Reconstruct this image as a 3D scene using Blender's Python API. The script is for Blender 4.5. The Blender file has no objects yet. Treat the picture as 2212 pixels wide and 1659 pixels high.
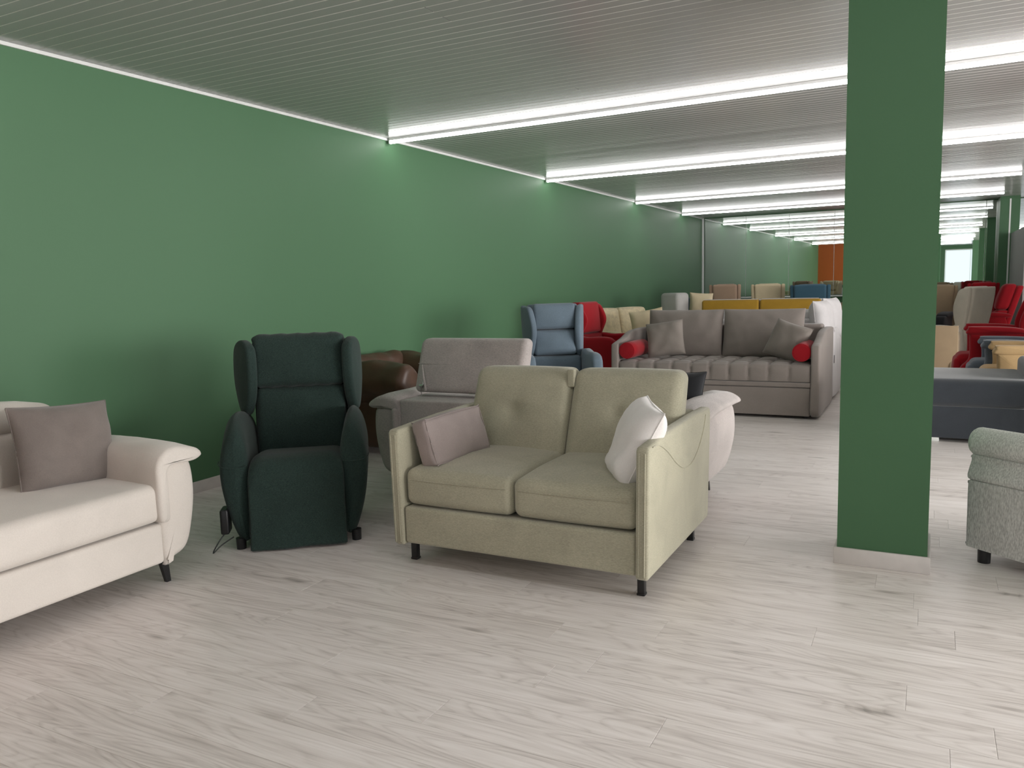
import bpy, math, random
from mathutils import Matrix, Vector, noise
C = bpy.context.scene.collection
PI = math.pi
rnd = random.Random(7)

# ------------------------------------------------------------------ camera
cam_d = bpy.data.cameras.new('camera')
cam = bpy.data.objects.new('camera', cam_d); C.objects.link(cam)
cam_d.sensor_fit = 'HORIZONTAL'; cam_d.sensor_width = 36.0
cam_d.lens = 1720.0 * 36.0 / 2212.0
cam_d.clip_end = 200
def cam_matrix(yaw, pitch, roll, loc):
    cy, sy = math.cos(yaw), math.sin(yaw)
    f = Vector((-sy, cy, 0)); r = Vector((cy, sy, 0)); u = Vector((0, 0, 1))
    f2 = f*math.cos(pitch) - u*math.sin(pitch); u2 = u*math.cos(pitch) + f*math.sin(pitch)
    r3 = r*math.cos(roll) + u2*math.sin(roll); u3 = -r*math.sin(roll) + u2*math.cos(roll)
    m = Matrix((r3, u3, -f2)).transposed().to_4x4(); m.translation = loc
    return m
cam.matrix_world = cam_matrix(0.4820, 0.1207, -0.0278, Vector((0, 0, 1.4)))
bpy.context.scene.camera = cam

# ------------------------------------------------------------------ world and light
sc = bpy.context.scene
sc.view_settings.view_transform = 'Standard'; sc.view_settings.look = 'None'
sc.view_settings.gamma = 1.0; sc.view_settings.use_curve_mapping = False
sc.view_settings.exposure = 0.0
sc.cycles.max_bounces = 7; sc.cycles.diffuse_bounces = 4; sc.cycles.glossy_bounces = 4; sc.cycles.transmission_bounces = 2; sc.cycles.caustics_reflective = False
w = bpy.data.worlds.new('world'); sc.world = w; w.use_nodes = True
w.node_tree.nodes['Background'].inputs[0].default_value = (0.80, 0.90, 1.0, 1)
w.node_tree.nodes['Background'].inputs[1].default_value = 1.0
def area(name, loc, rot, sx, sy, power, col):
    l = bpy.data.lights.new(name, 'AREA'); l.shape = 'RECTANGLE'; l.size = sx; l.size_y = sy
    l.energy = power; l.color = col
    o = bpy.data.objects.new(name, l); C.objects.link(o); o.location = loc; o.rotation_euler = rot
    return o
XL, XR, YB, YF, H = -4.615, 7.5, -8.0, 18.4, 2.838
area('daylight_back_window', (2.2, YB+0.06, 1.35), (PI/2, 0, 0), 4.2, 2.5, 13, (0.86, 0.94, 1.0))
area('daylight_right_window', (XR-0.06, 5.4, 1.4), (PI/2, 0, PI/2), 9.6, 2.3, 1050, (1.0, 0.965, 0.95))
TUBE_E = 17.0

# ------------------------------------------------------------------ materials
MC = {}
def node_mat(name):
    m = bpy.data.materials.new(name); m.use_nodes = True
    return m, m.node_tree.nodes, m.node_tree.links, m.node_tree.nodes['Principled BSDF']
def plain(name, col, rough=0.5, metal=0.0, spec=0.5, var=0.04, vs=8, bump=0.0, bs=200):
    if name in MC: return MC[name]
    m, N, L, P = node_mat(name)
    t = N.new('ShaderNodeTexCoord'); n = N.new('ShaderNodeTexNoise'); n.inputs['Scale'].default_value = vs
    L.new(t.outputs['Object'], n.inputs['Vector'])
    mr = N.new('ShaderNodeMapRange'); mr.inputs['To Min'].default_value = 1-var; mr.inputs['To Max'].default_value = 1+var
    L.new(n.outputs['Fac'], mr.inputs['Value'])
    mx = N.new('ShaderNodeVectorMath'); mx.operation = 'SCALE'; mx.inputs[0].default_value = col
    L.new(mr.outputs[0], mx.inputs['Scale']); L.new(mx.outputs[0], P.inputs['Base Color'])
    P.inputs['Roughness'].default_value = rough; P.inputs['Metallic'].default_value = metal
    P.inputs['Specular IOR Level'].default_value = spec
    if bump:
        b = N.new('ShaderNodeTexNoise'); b.inputs['Scale'].default_value = bs
        L.new(t.outputs['Object'], b.inputs['Vector'])
        bp = N.new('ShaderNodeBump'); bp.inputs['Strength'].default_value = bump; bp.inputs['Distance'].default_value = 0.002
        L.new(b.outputs['Fac'], bp.inputs['Height']); L.new(bp.outputs[0], P.inputs['Normal'])
    MC[name] = m; return m
def fabric(name, col, patch=0.10, weave=0.12, wscale=260, stretch=(1, 1, 1), sheen=0.25, bump=0.35, rough=0.9, ps=5):
    """upholstery: soft brushed patches, woven threads, fine relief"""
    if name in MC: return MC[name]
    m, N, L, P = node_mat(name)
    t = N.new('ShaderNodeTexCoord')
    n1 = N.new('ShaderNodeTexNoise'); n1.inputs['Scale'].default_value = ps; n1.inputs['Detail'].default_value = 5; n1.inputs['Distortion'].default_value = 0.6
    L.new(t.outputs['Object'], n1.inputs['Vector'])
    mp = N.new('ShaderNodeMapping'); mp.inputs['Scale'].default_value = stretch
    L.new(t.outputs['Object'], mp.inputs['Vector'])
    n2 = N.new('ShaderNodeTexNoise'); n2.inputs['Scale'].default_value = wscale; n2.inputs['Detail'].default_value = 2
    L.new(mp.outputs[0], n2.inputs['Vector'])
    a = N.new('ShaderNodeMapRange'); a.inputs['From Min'].default_value = .3; a.inputs['From Max'].default_value = .7
    a.inputs['To Min'].default_value = 1-patch; a.inputs['To Max'].default_value = 1+patch
    L.new(n1.outputs['Fac'], a.inputs['Value'])
    b = N.new('ShaderNodeMapRange'); b.inputs['From Min'].default_value = .3; b.inputs['From Max'].default_value = .7
    b.inputs['To Min'].default_value = 1-weave; b.inputs['To Max'].default_value = 1+weave
    L.new(n2.outputs['Fac'], b.inputs['Value'])
    mu = N.new('ShaderNodeMath'); mu.operation = 'MULTIPLY'; L.new(a.outputs[0], mu.inputs[0]); L.new(b.outputs[0], mu.inputs[1])
    sc_ = N.new('ShaderNodeVectorMath'); sc_.operation = 'SCALE'; sc_.inputs[0].default_value = col
    L.new(mu.outputs[0], sc_.inputs['Scale']); L.new(sc_.outputs[0], P.inputs['Base Color'])
    P.inputs['Roughness'].default_value = rough; P.inputs['Sheen Weight'].default_value = sheen
    P.inputs['Sheen Roughness'].default_value = 0.5; P.inputs['Specular IOR Level'].default_value = 0.2
    bp = N.new('ShaderNodeBump'); bp.inputs['Strength'].default_value = bump; bp.inputs['Distance'].default_value = 0.0015
    L.new(n2.outputs['Fac'], bp.inputs['Height']); L.new(bp.outputs[0], P.inputs['Normal'])
    MC[name] = m; return m
def emit(name, col, s):
    m, N, L, P = node_mat(name)
    P.inputs['Base Color'].default_value = (.8, .8, .8, 1)
    P.inputs['Emission Color'].default_value = (*col, 1); P.inputs['Emission Strength'].default_value = s
    MC[name] = m; return m
def wood_mat():
    m, N, L, P = node_mat('washed_oak_laminate')
    g = N.new('ShaderNodeNewGeometry'); oi = N.new('ShaderNodeObjectInfo')
    ad = N.new('ShaderNodeMath'); ad.operation = 'ADD'; L.new(oi.outputs['Random'], ad.inputs[0]); L.new(g.outputs['Random Per Island'], ad.inputs[1])
    fr = N.new('ShaderNodeMath'); fr.operation = 'FRACT'; L.new(ad.outputs[0], fr.inputs[0])
    cm = N.new('ShaderNodeMath'); cm.operation = 'MULTIPLY'; cm.inputs[1].default_value = 97.0; L.new(fr.outputs[0], cm.inputs[0])
    cx = N.new('ShaderNodeCombineXYZ'); L.new(cm.outputs[0], cx.inputs[0]); L.new(cm.outputs[0], cx.inputs[1])
    def coords(sx, sy):
        v = N.new('ShaderNodeVectorMath'); v.operation = 'MULTIPLY'; v.inputs[1].default_value = (sx, sy, 1)
        L.new(g.outputs['Position'], v.inputs[0])
        v2 = N.new('ShaderNodeVectorMath'); v2.operation = 'ADD'; L.new(v.outputs[0], v2.inputs[0]); L.new(cx.outputs[0], v2.inputs[1])
        return v2.outputs[0]
    # cathedral rings: bands of a strongly stretched noise
    ring = N.new('ShaderNodeTexNoise'); ring.inputs['Scale'].default_value = 1.0; ring.inputs['Detail'].default_value = 1.5; ring.inputs['Distortion'].default_value = .25
    L.new(coords(0.95, 7.0), ring.inputs['Vector'])
    rm = N.new('ShaderNodeMath'); rm.operation = 'MULTIPLY'; rm.inputs[1].default_value = 17.0; L.new(ring.outputs['Fac'], rm.inputs[0])
    rf = N.new('ShaderNodeMath'); rf.operation = 'FRACT'; L.new(rm.outputs[0], rf.inputs[0])
    rr = N.new('ShaderNodeValToRGB'); cr = rr.color_ramp
    cr.elements[0].position = 0; cr.elements[0].color = (.42, .42, .42, 1); cr.elements[1].position = 1; cr.elements[1].color = (.44, .44, .44, 1)
    e = cr.elements.new(.10); e.color = (0.0, 0.0, 0.0, 1); e = cr.elements.new(.5); e.color = (.75, .75, .75, 1)
    L.new(rf.outputs[0], rr.inputs[0])
    fine = N.new('ShaderNodeTexNoise'); fine.inputs['Scale'].default_value = 1; fine.inputs['Detail'].default_value = 6; fine.inputs['Roughness'].default_value = .65
    L.new(coords(3.0, 85.0), fine.inputs['Vector'])
    mid = N.new('ShaderNodeTexNoise'); mid.inputs['Scale'].default_value = 1; mid.inputs['Detail'].default_value = 3
    L.new(coords(1.6, 16.0), mid.inputs['Vector'])
    # knots
    vo = N.new('ShaderNodeTexVoronoi'); vo.inputs['Scale'].default_value = 1; L.new(coords(1.7, 6.5), vo.inputs['Vector'])
    kn = N.new('ShaderNodeMapRange'); kn.inputs['From Min'].default_value = .03; kn.inputs['From Max'].default_value = .17; kn.inputs['To Min'].default_value = 1; kn.inputs['To Max'].default_value = 0
    L.new(vo.outputs['Distance'], kn.inputs['Value'])
    kc = N.new('ShaderNodeSeparateColor'); L.new(vo.outputs['Color'], kc.inputs[0])
    kg = N.new('ShaderNodeMath'); kg.operation = 'GREATER_THAN'; kg.inputs[1].default_value = .62; L.new(kc.outputs[0], kg.inputs[0])
    kk = N.new('ShaderNodeMath'); kk.operation = 'MULTIPLY'; L.new(kn.outputs[0], kk.inputs[0]); L.new(kg.outputs[0], kk.inputs[1])
    def mulc(a, k):
        q = N.new('ShaderNodeMath'); q.operation = 'MULTIPLY'; q.inputs[1].default_value = k; L.new(a, q.inputs[0]); return q.outputs[0]
    def add(a, b, op='ADD'):
        q = N.new('ShaderNodeMath'); q.operation = op; L.new(a, q.inputs[0]); L.new(b, q.inputs[1]); return q.outputs[0]
    v = add(add(mulc(rr.outputs[0], .22), mulc(fine.outputs['Fac'], .66)), mulc(mid.outputs['Fac'], .55))
    v = add(v, mulc(fr.outputs[0], .10))
    v = add(v, mulc(kk.outputs[0], .42), 'SUBTRACT')
    sb = N.new('ShaderNodeMath'); sb.operation = 'SUBTRACT'; sb.inputs[1].default_value = .08; L.new(v, sb.inputs[0]); v = sb.outputs[0]
    mr = N.new('ShaderNodeValToRGB'); c2 = mr.color_ramp
    c2.elements[0].position = .25; c2.elements[0].color = (.33, .30, .277, 1)
    c2.elements[1].position = .95; c2.elements[1].color = (.92, .875, .85, 1)
    e = c2.elements.new(.50); e.color = (.62, .57, .535, 1); e = c2.elements.new(.70); e.color = (.80, .75, .715, 1)
    L.new(v, mr.inputs[0]); L.new(mr.outputs[0], P.inputs['Base Color'])
    P.inputs['Roughness'].default_value = .36; P.inputs['Specular IOR Level'].default_value = .5
    bp = N.new('ShaderNodeBump'); bp.inputs['Strength'].default_value = .12; bp.inputs['Distance'].default_value = .001
    L.new(fine.outputs['Fac'], bp.inputs['Height']); L.new(bp.outputs[0], P.inputs['Normal'])
    return m
M_WOOD = wood_mat()
def wall_paint(name, col):
    m = plain(name, col, rough=.55, spec=.35, var=.02, vs=1.2, bump=.15, bs=90)
    return m
M_WALL = wall_paint('green_wall_paint', (.081, .182, .093))
M_COLUMN = wall_paint('column_paint_shaded', (.062, .150, .072))  # wall green darkened, the column's shade put into the colour
M_ORANGE = wall_paint('orange_wall_paint', (.42, .10, .02))
M_OFFW = plain('offwhite_wall_paint', (.62, .61, .58), .6)
M_GREY = plain('grey_panel', (.34, .35, .33), .6)
M_WHITE = plain('white_trim', (.80, .82, .80), .4)
M_BASE = plain('baseboard_oak', (.66, .625, .60), .45, var=.12, vs=14)
M_SLAT = plain('lacquered_slat', (.40, .405, .395), .22, spec=.5, var=.02)
M_BEAD = plain('slat_edge', (.72, .72, .70), .35)
M_DARK = plain('dark_backing', (.05, .05, .05), .8)
M_BLACK = plain('black_metal', (.012, .012, .013), .35)
M_CHROME = plain('chrome', (.75, .75, .75), .12, metal=1.0)
M_TUBE = emit('light_diffuser', (1.0, .975, .97), TUBE_E)
M_HOUS = plain('light_housing', (.8, .8, .8), .3)
mm, N_, L_, P_ = node_mat('mirror_glass'); P_.inputs['Metallic'].default_value = 1; P_.inputs['Roughness'].default_value = 0.01
P_.inputs['Base Color'].default_value = (.80, .86, .82, 1); M_MIRROR = mm

# ------------------------------------------------------------------ geometry helpers: a geo is (verts, faces)
def join(*gs):
    V = []; F = []
    for v, f in gs:
        o = len(V); V += [tuple(p) for p in v]; F += [tuple(i+o for i in q) for q in f]
    return V, F
def xf(g, M=None, loc=(0, 0, 0), rot=(0, 0, 0), scale=(1, 1, 1)):
    if M is None:
        from mathutils import Euler
        M = Matrix.Translation(loc) @ Euler(rot).to_matrix().to_4x4() @ Matrix.Diagonal((*scale, 1))
    return [tuple(M @ Vector(p)) for p in g[0]], ([tuple(reversed(f)) for f in g[1]] if M.determinant() < 0 else g[1])
def warp(g, fn): return [tuple(fn(*p)) for p in g[0]], g[1]
def flipx(g): return [(-x, y, z) for x, y, z in g[0]], [tuple(reversed(f)) for f in g[1]]
def rbox(x0, x1, y0, y1, z0, z1, r=.03, k=3, m=4, puff=(0, 0, 0)):
    """rounded box with optional pillow-like bulge"""
    hx, hy, hz = (x1-x0)/2, (y1-y0)/2, (z1-z0)/2
    r = min(r, hx*.98, hy*.98, hz*.98)
    def ticks(h):
        t = [-h + r*(1-math.cos(i/k*PI/4)/1)*1.0 if False else -h + r*(1-math.cos(PI/2*i/k)) if False else -h + r*i/k for i in range(k)]
        mm_ = [-(h-r) + 2*(h-r)*i/m for i in range(m+1)]
        return t + mm_ + [-q for q in reversed(t)]
    T = (ticks(hx), ticks(hy), ticks(hz)); Hh = (hx, hy, hz)
    idx = {}; V = []; F = []
    def vert(p):
        key = (round(p[0], 6), round(p[1], 6), round(p[2], 6))
        if key in idx: return idx[key]
        q = []; d = []
        for a in range(3):
            c = max(-(Hh[a]-r), min(Hh[a]-r, p[a])); q.append(c); d.append(p[a]-c)
        ln = math.sqrt(sum(e*e for e in d)) or 1
        o = [q[a]+d[a]/ln*r for a in range(3)]
        u = [o[a]/Hh[a] for a in range(3)]
        for a in range(3):
            if puff[a]:
                b, c = (a+1) % 3, (a+2) % 3
                o[a] += puff[a]*u[a]*max(0, 1-u[b]**2)*max(0, 1-u[c]**2)
        V.append((o[0]+(x0+x1)/2, o[1]+(y0+y1)/2, o[2]+(z0+z1)/2)); idx[key] = len(V)-1
        return idx[key]
    for a in range(3):
        b, c = (a+1) % 3, (a+2) % 3
        for s in (-1, 1):
            for i in range(len(T[b])-1):
                for j in range(len(T[c])-1):
                    qs = []
                    for (ii, jj) in ((i, j), (i+1, j), (i+1, j+1), (i, j+1)):
                        p = [0, 0, 0]; p[a] = s*Hh[a]; p[b] = T[b][ii]; p[c] = T[c][jj]; qs.append(vert(p))
                    if len(set(qs)) < 4: continue
                    F.append(tuple(qs) if s > 0 else tuple(reversed(qs)))
    return V, F
def box(x0, x1, y0, y1, z0, z1):
    V = [(x, y, z) for x in (x0, x1) for y in (y0, y1) for z in (z0, z1)]
    return V, [(0, 1, 3, 2), (4, 6, 7, 5), (0, 4, 5, 1), (2, 3, 7, 6), (0, 2, 6, 4), (1, 5, 7, 3)]
def bbox_(x0, x1, y0, y1, z0, z1, b=.004): return rbox(x0, x1, y0, y1, z0, z1, b, 1, 1)
def curve(pts, n=6, closed=True):
    """catmull-rom through the control points"""
    out = []; N = len(pts)
    rng = range(N if closed else N-1)
    for i in rng:
        if closed: p0, p1, p2, p3 = pts[i-1], pts[i], pts[(i+1) % N], pts[(i+2) % N]
        else: p0, p1, p2, p3 = pts[max(i-1, 0)], pts[i], pts[i+1], pts[min(i+2, N-1)]
        for k in range(n):
            t = k/n
            out.append(tuple(.5*((2*p1[a]) + (-p0[a]+p2[a])*t + (2*p0[a]-5*p1[a]+4*p2[a]-p3[a])*t*t + (-p0[a]+3*p1[a]-3*p2[a]+p3[a])*t**3) for a in range(len(p1))))
    if not closed: out.append(tuple(pts[-1]))
    return out
def prism(prof, t0, t1, axis='y', bev=.02, seg=3, rings=4, dome=0.0):
    """profile extruded along an axis, edges rounded. prof in (x,z) for axis y, (y,z) for axis x, (x,y) for axis z"""
    N = len(prof)
    area_ = sum(prof[i][0]*prof[(i+1) % N][1]-prof[(i+1) % N][0]*prof[i][1] for i in range(N))
    if area_ < 0: prof = list(reversed(prof))
    nr = []
    for i in range(N):
        a, b, c = prof[i-1], prof[i], prof[(i+1) % N]
        e = (c[0]-a[0], c[1]-a[1]); l = math.hypot(*e) or 1; nr.append((-e[1]/l, e[0]/l))
    def ring(off, t):
        return [(prof[i][0]+nr[i][0]*off, prof[i][1]+nr[i][1]*off, t) for i in range(N)]
    R = []
    for i in range(seg+1):
        a = PI/2*i/seg; R.append(ring(bev*(1-math.sin(a)), t0+bev*(1-math.cos(a))) )
    mid = [ring(0, t0+bev+(t1-t0-2*bev)*i/rings) for i in range(1, rings)]
    E = []
    for i in range(seg+1):
        a = PI/2*(1-i/seg); E.append(ring(bev*(1-math.sin(a)), t1-bev*(1-math.cos(a))))
    R = R+mid+E
    V = [p for r_ in R for p in r_]; F = []
    for k in range(len(R)-1):
        for i in range(N):
            j = (i+1) % N; F.append((k*N+i, k*N+j, (k+1)*N+j, (k+1)*N+i))
    # caps: shrink towards centroid once, then fan
    for base, t, s in ((0, t0-dome, -1), ((len(R)-1)*N, t1+dome, 1)):
        rr = R[0] if s < 0 else R[-1]
        cx = sum(p[0] for p in rr)/N; cy = sum(p[1] for p in rr)/N; o = len(V)
        if dome:
            V += [(cx+(p[0]-cx)*.6, cy+(p[1]-cy)*.6, p[2]+s*dome*.64) for p in rr]
            for i in range(N):
                j = (i+1) % N
                F.append((base+i, o+i, o+j, base+j) if s < 0 else (base+i, base+j, o+j, o+i))
            c = len(V); V.append((cx, cy, t))
            for i in range(N):
                j = (i+1) % N; F.append((o+i, c, o+j) if s < 0 else (o+i, o+j, c))
        else:
            from mathutils.geometry import tessellate_polygon
            for tri in tessellate_polygon([[Vector((p[0], p[1], 0)) for p in rr]]):
                a_, b_, c_ = (rr[i] for i in tri)
                ccw = (b_[0]-a_[0])*(c_[1]-a_[1])-(b_[1]-a_[1])*(c_[0]-a_[0]) > 0
                tri = tuple(tri) if ccw == (s > 0) else tuple(reversed(tri))
                F.append(tuple(base+i for i in tri))
    if axis == 'y': V = [(x, t, z) for x, z, t in V]; F = [tuple(reversed(f)) for f in F]
    elif axis == 'x': V = [(t, y, z) for y, z, t in V]
    return V, F
def tube(path, r, n=8, caps=True):
    V = []; F = []; P = [Vector(p) for p in path]
    up = Vector((0, 0, 1))
    for i, p in enumerate(P):
        d = (P[min(i+1, len(P)-1)]-P[max(i-1, 0)]).normalized()
        a = d.cross(up); a = a.normalized() if a.length > 1e-4 else Vector((1, 0, 0)); b = d.cross(a).normalized()
        rr = r[i] if isinstance(r, (list, tuple)) else r
        V += [tuple(p + a*math.cos(2*PI*k/n)*rr + b*math.sin(2*PI*k/n)*rr) for k in range(n)]
    for i in range(len(P)-1):
        for k in range(n):
            l = (k+1) % n; F.append((i*n+k, (i+1)*n+k, (i+1)*n+l, i*n+l))
    if caps: F += [tuple(range(n)), tuple(reversed(range((len(P)-1)*n, len(P)*n)))]
    return V, F
def cyl(x, y, z0, z1, r0, r1=None, n=16):
    r1 = r0 if r1 is None else r1
    V = [(x+r*math.cos(2*PI*k/n), y+r*math.sin(2*PI*k/n), z) for z, r in ((z0, r0), (z1, r1)) for k in range(n)]
    F = [(k, (k+1) % n, n+(k+1) % n, n+k) for k in range(n)] + [tuple(reversed(range(n))), tuple(range(n, 2*n))]
    return V, F
def pillow(w_, h_, t_, pinch=.07, seed=0, wr=.006, n=26):
    """square scatter cushion lying in its local x-z plane, face to -y"""
    V = []; F = []; idx = {}
    for s in (-1, 1):
        for i in range(n+1):
            for j in range(n+1):
                u = -math.cos(PI*i/n); v = -math.cos(PI*j/n)
                edge = i in (0, n) or j in (0, n)
                if edge and s > 0: idx[(s, i, j)] = idx[(-1, i, j)]; continue
                x = w_/2*u*(1-pinch*(1-v*v)*abs(u)**3); z = h_/2*v*(1-pinch*(1-u*u)*abs(v)**3)
                th = t_/2*max(0, (1-u**4)*(1-v**4))**.55
                q = noise.noise(Vector((x*9+seed*7.3, z*9, s*3.1)))*wr*2.2
                ed = max(abs(u), abs(v))
                q += math.sin((math.atan2(v, u)*11+noise.noise(Vector((u*2+seed, v*2, 1)))*5))*wr*max(0, ed-.45)*(1-ed)*4
                V.append((x, s*(th+(q if not edge else 0)), z)); idx[(s, i, j)] = len(V)-1
    for s in (-1, 1):
        for i in range(n):
            for j in range(n):
                f = [idx[(s, i, j)], idx[(s, i+1, j)], idx[(s, i+1, j+1)], idx[(s, i, j+1)]]
                F.append(tuple(f) if s < 0 else tuple(reversed(f)))
    rim = []
    for i in range(n): rim.append(idx[(-1, i, 0)])
    for j in range(n): rim.append(idx[(-1, n, j)])
    for i in range(n, 0, -1): rim.append(idx[(-1, i, n)])
    for j in range(n, 0, -1): rim.append(idx[(-1, 0, j)])
    path = [V[i] for i in rim]; path.append(path[0])
    return (V, F), path

def mesh(name, g, mat, angle=40):
    me = bpy.data.meshes.new(name); me.from_pydata(g[0], [], g[1])
    me.polygons.foreach_set('use_smooth', [True]*len(me.polygons))
    me.set_sharp_from_angle(angle=math.radians(angle))
    me.materials.append(mat); me.update(); return me
def part(name, g, mat, parent=None, label=None, angle=40):
    o = bpy.data.objects.new(name, mesh(name, g, mat, angle)); C.objects.link(o)
    if parent: o.parent = parent
    if label: o['label'] = label
    return o
def thing(name, label, cat, loc=(0, 0, 0), rotz=0, group=None):
    o = bpy.data.objects.new(name, None); C.objects.link(o); o.empty_display_size = .1
    o.location = loc; o.rotation_euler = (0, 0, math.radians(rotz)); o['label'] = label; o['category'] = cat
    if group: o['group'] = group
    return o
def tag(o, label, cat, group=None):
    o['label'] = label; o['category'] = cat
    if group: o['group'] = group
    return o
def struct(name, g, mat, parent=None, angle=40):
    o = part(name, g, mat, parent, angle=angle)
    if not parent: o['kind'] = 'structure'
    return o

# ------------------------------------------------------------------ room shell
T_ = .12
ang_m = -0.011                       # the mirror wall is a touch off square
def far(x): return YF + (x-XL)*math.tan(ang_m)
floor = struct('floor', box(XL-T_, XR+T_, YB-T_, YF+.3, -.15, -.014), M_DARK)
struct('wall_left', box(XL-T_, XL, YB, YF+.2, -.014, H+.05), M_WALL)
struct('wall_far', ([(XL, far(XL), -.014), (XR, far(XR), -.014), (XR, far(XR), H+.05), (XL, far(XL), H+.05),
        (XL, YF+.3, -.014), (XR, YF+.3, -.014), (XR, YF+.3, H+.05), (XL, YF+.3, H+.05)],
        [(0, 1, 2, 3), (5, 4, 7, 6), (1, 5, 6, 2), (4, 0, 3, 7), (3, 2, 6, 7), (4, 5, 1, 0)]), M_WALL)
# back wall with the glazed shop front, behind the camera
struct('wall_back', join(box(XL, .1, YB-T_, YB, -.014, H+.05), box(4.35, XR, YB-T_, YB, -.014, H+.05), box(.1, 4.35, YB-T_, YB, 2.64, H+.05)), M_WALL)
wb = struct('window_1', join(box(.1, .15, YB-.08, YB+.0, 0, 2.64), box(4.3, 4.35, YB-.08, YB, 0, 2.64), box(.15, 4.3, YB-.08, YB, 2.58, 2.64), box(.15, 4.3, YB-.08, YB, 0, .07),
        *[box(x-.02, x+.02, YB-.08, YB, .07, 2.58) for x in (1.18, 2.2, 3.25)]), M_WHITE)
struct('wall_right', join(box(XR, XR+T_, YB, .5, -.014, H+.05), box(XR, XR+T_, 10.3, YF+.2, -.014, H+.05), box(XR, XR+T_, .5, 10.3, -.014, .22), box(XR, XR+T_, .5, 10.3, 2.58, H+.05)), M_OFFW)
struct('window_2', join(box(XR, XR+.08, .5, 10.3, .22, .28), box(XR, XR+.08, .5, 10.3, 2.52, 2.58), *[box(XR, XR+.08, y-.025, y+.025, .28, 2.52) for y in (.53, 2.5, 4.4, 6.4, 8.3, 10.27)]), M_WHITE)
# orange partition to the left of the camera
struct('wall_orange', box(XL, -2.7, .05, .2, 0, H), M_ORANGE)
struct('ceiling', box(XL-T_, XR+T_, YB-T_, YF+.3, H+.03, H+.15), M_DARK)
ceil = bpy.data.objects['ceiling']

# floor boards
PW, PL = .182, 1.285
def plank_geo(L_=PL):
    b = .0012
    a, c = L_/2-.0003, PW/2-.0003
    V = [(-a, -c, -.012), (a, -c, -.012), (a, c, -.012), (-a, c, -.012), (-a, -c, -.0008), (a, -c, -.0008), (a, c, -.0008), (-a, c, -.0008),
         (-a+b, -c+b, 0), (a-b, -c+b, 0), (a-b, c-b, 0), (-a+b, c-b, 0)]
    F = [(3, 2, 1, 0), (0, 1, 5, 4), (1, 2, 6, 5), (2, 3, 7, 6), (3, 0, 4, 7), (4, 5, 9, 8), (5, 6, 10, 9), (6, 7, 11, 10), (7, 4, 8, 11), (8, 9, 10, 11)]
    return V, F
planks = []
nrow = int((YF+.1-YB)/PW)+1
for r_ in range(nrow):
    y = YB + (r_+.5)*PW
    if y > YF-.02: break
    x = XL + (rnd.random() - 1)*PL
    while x < XR:
        x0, x1 = max(x, XL), min(x+PL, XR)
        if x1-x0 > .08: planks.append((x0, x1, y))
        x += PL
def seen(p):
    cx, cy = (p[0]+p[1])/2, p[2]
    best = 0
    for px in (p[0], cx, p[1]):
        f = -math.sin(.482)*px + math.cos(.482)*cy; s = math.cos(.482)*px + math.sin(.482)*cy
        if f > 1.2 and abs(s) < f*.68: best = max(best, 1/f)
    return best
planks.sort(key=lambda p: -seen(p))
pm = mesh('plank', plank_geo(), M_WOOD, 20)
rest = []
for i, (x0, x1, y) in enumerate(planks):
    if i < 299:
        full = abs((x1-x0)-PL) < 1e-6
        o = bpy.data.objects.new('plank', pm if full else mesh('plank', plank_geo(x1-x0), M_WOOD, 20)); C.objects.link(o)
        o.parent = floor; o.location = ((x0+x1)/2, y, 0)
    else:
        rest.append(xf(plank_geo(x1-x0), loc=((x0+x1)/2, y, 0)))
o = part('distant_planks', join(*rest), M_WOOD, floor, angle=20); o['kind'] = 'stuff'

# ceiling slats (run across the room)
SP = .0862
def slat_geo(x0, x1, tilt=0.0):
    h = SP/2-.0001
    prof = [(-h, .020), (-h, .0050), (-h+.0040, 0), (h-.0040, 0), (h, .0050), (h, .020)]
    V = [(x, y, z+tilt*y) for x in (x0, x1) for y, z in prof]
    n = len(prof)
    F = [(i, i+n, (i+1) % n+n, (i+1) % n) for i in range(n)] + [tuple(range(n)), tuple(reversed(range(n, 2*n)))]
    return V, F
y = YF-.17; k = 0; back = []
def slat_mesh(x0, x1, t):
    me = mesh('slat', slat_geo(x0, x1, t), M_SLAT, 20); me.materials.append(M_BEAD)
    for i in (1, 3): me.polygons[i].material_index = 1
    return me
variants = [slat_mesh(XL, XR, t) for t in (-.006, -.003, 0, .002, .005, .009)]
half_a = slat_mesh(XL, -2.341, .002); half_b = slat_mesh(-2.335, XR, -.003)
while y > YB:
    if k < 262:
        near = any(abs(y-q) < SP/2 for q in (3.66, 3.83, 5.66, 7.49))
        for me in ([half_a, half_b] if near else [rnd.choice(variants)]):
            o = bpy.data.objects.new('slat', me); C.objects.link(o); o.parent = ceil; o.location = (0, y, H)
    else: back.append(xf(slat_geo(XL, XR, 0), loc=(0, y, H)))
    y -= SP; k += 1
if back: o = part('slats_behind_camera', join(*back), M_SLAT, ceil, angle=20); o['kind'] = 'stuff'
struct('trim_1', box(XL, XL+.012, YB, YF-.03, H-.022, H-.001), M_WHITE)          # bead along the left wall
struct('baseboard_left', bbox_(XL, XL+.014, .22, YF-.05, 0, .082, .003), M_BASE)
struct('trim_2', rbox(XL, XL+.045, YF-.06, YF-.012, 1.06, H-.002, .005, 1, 1), M_WHITE)

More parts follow.
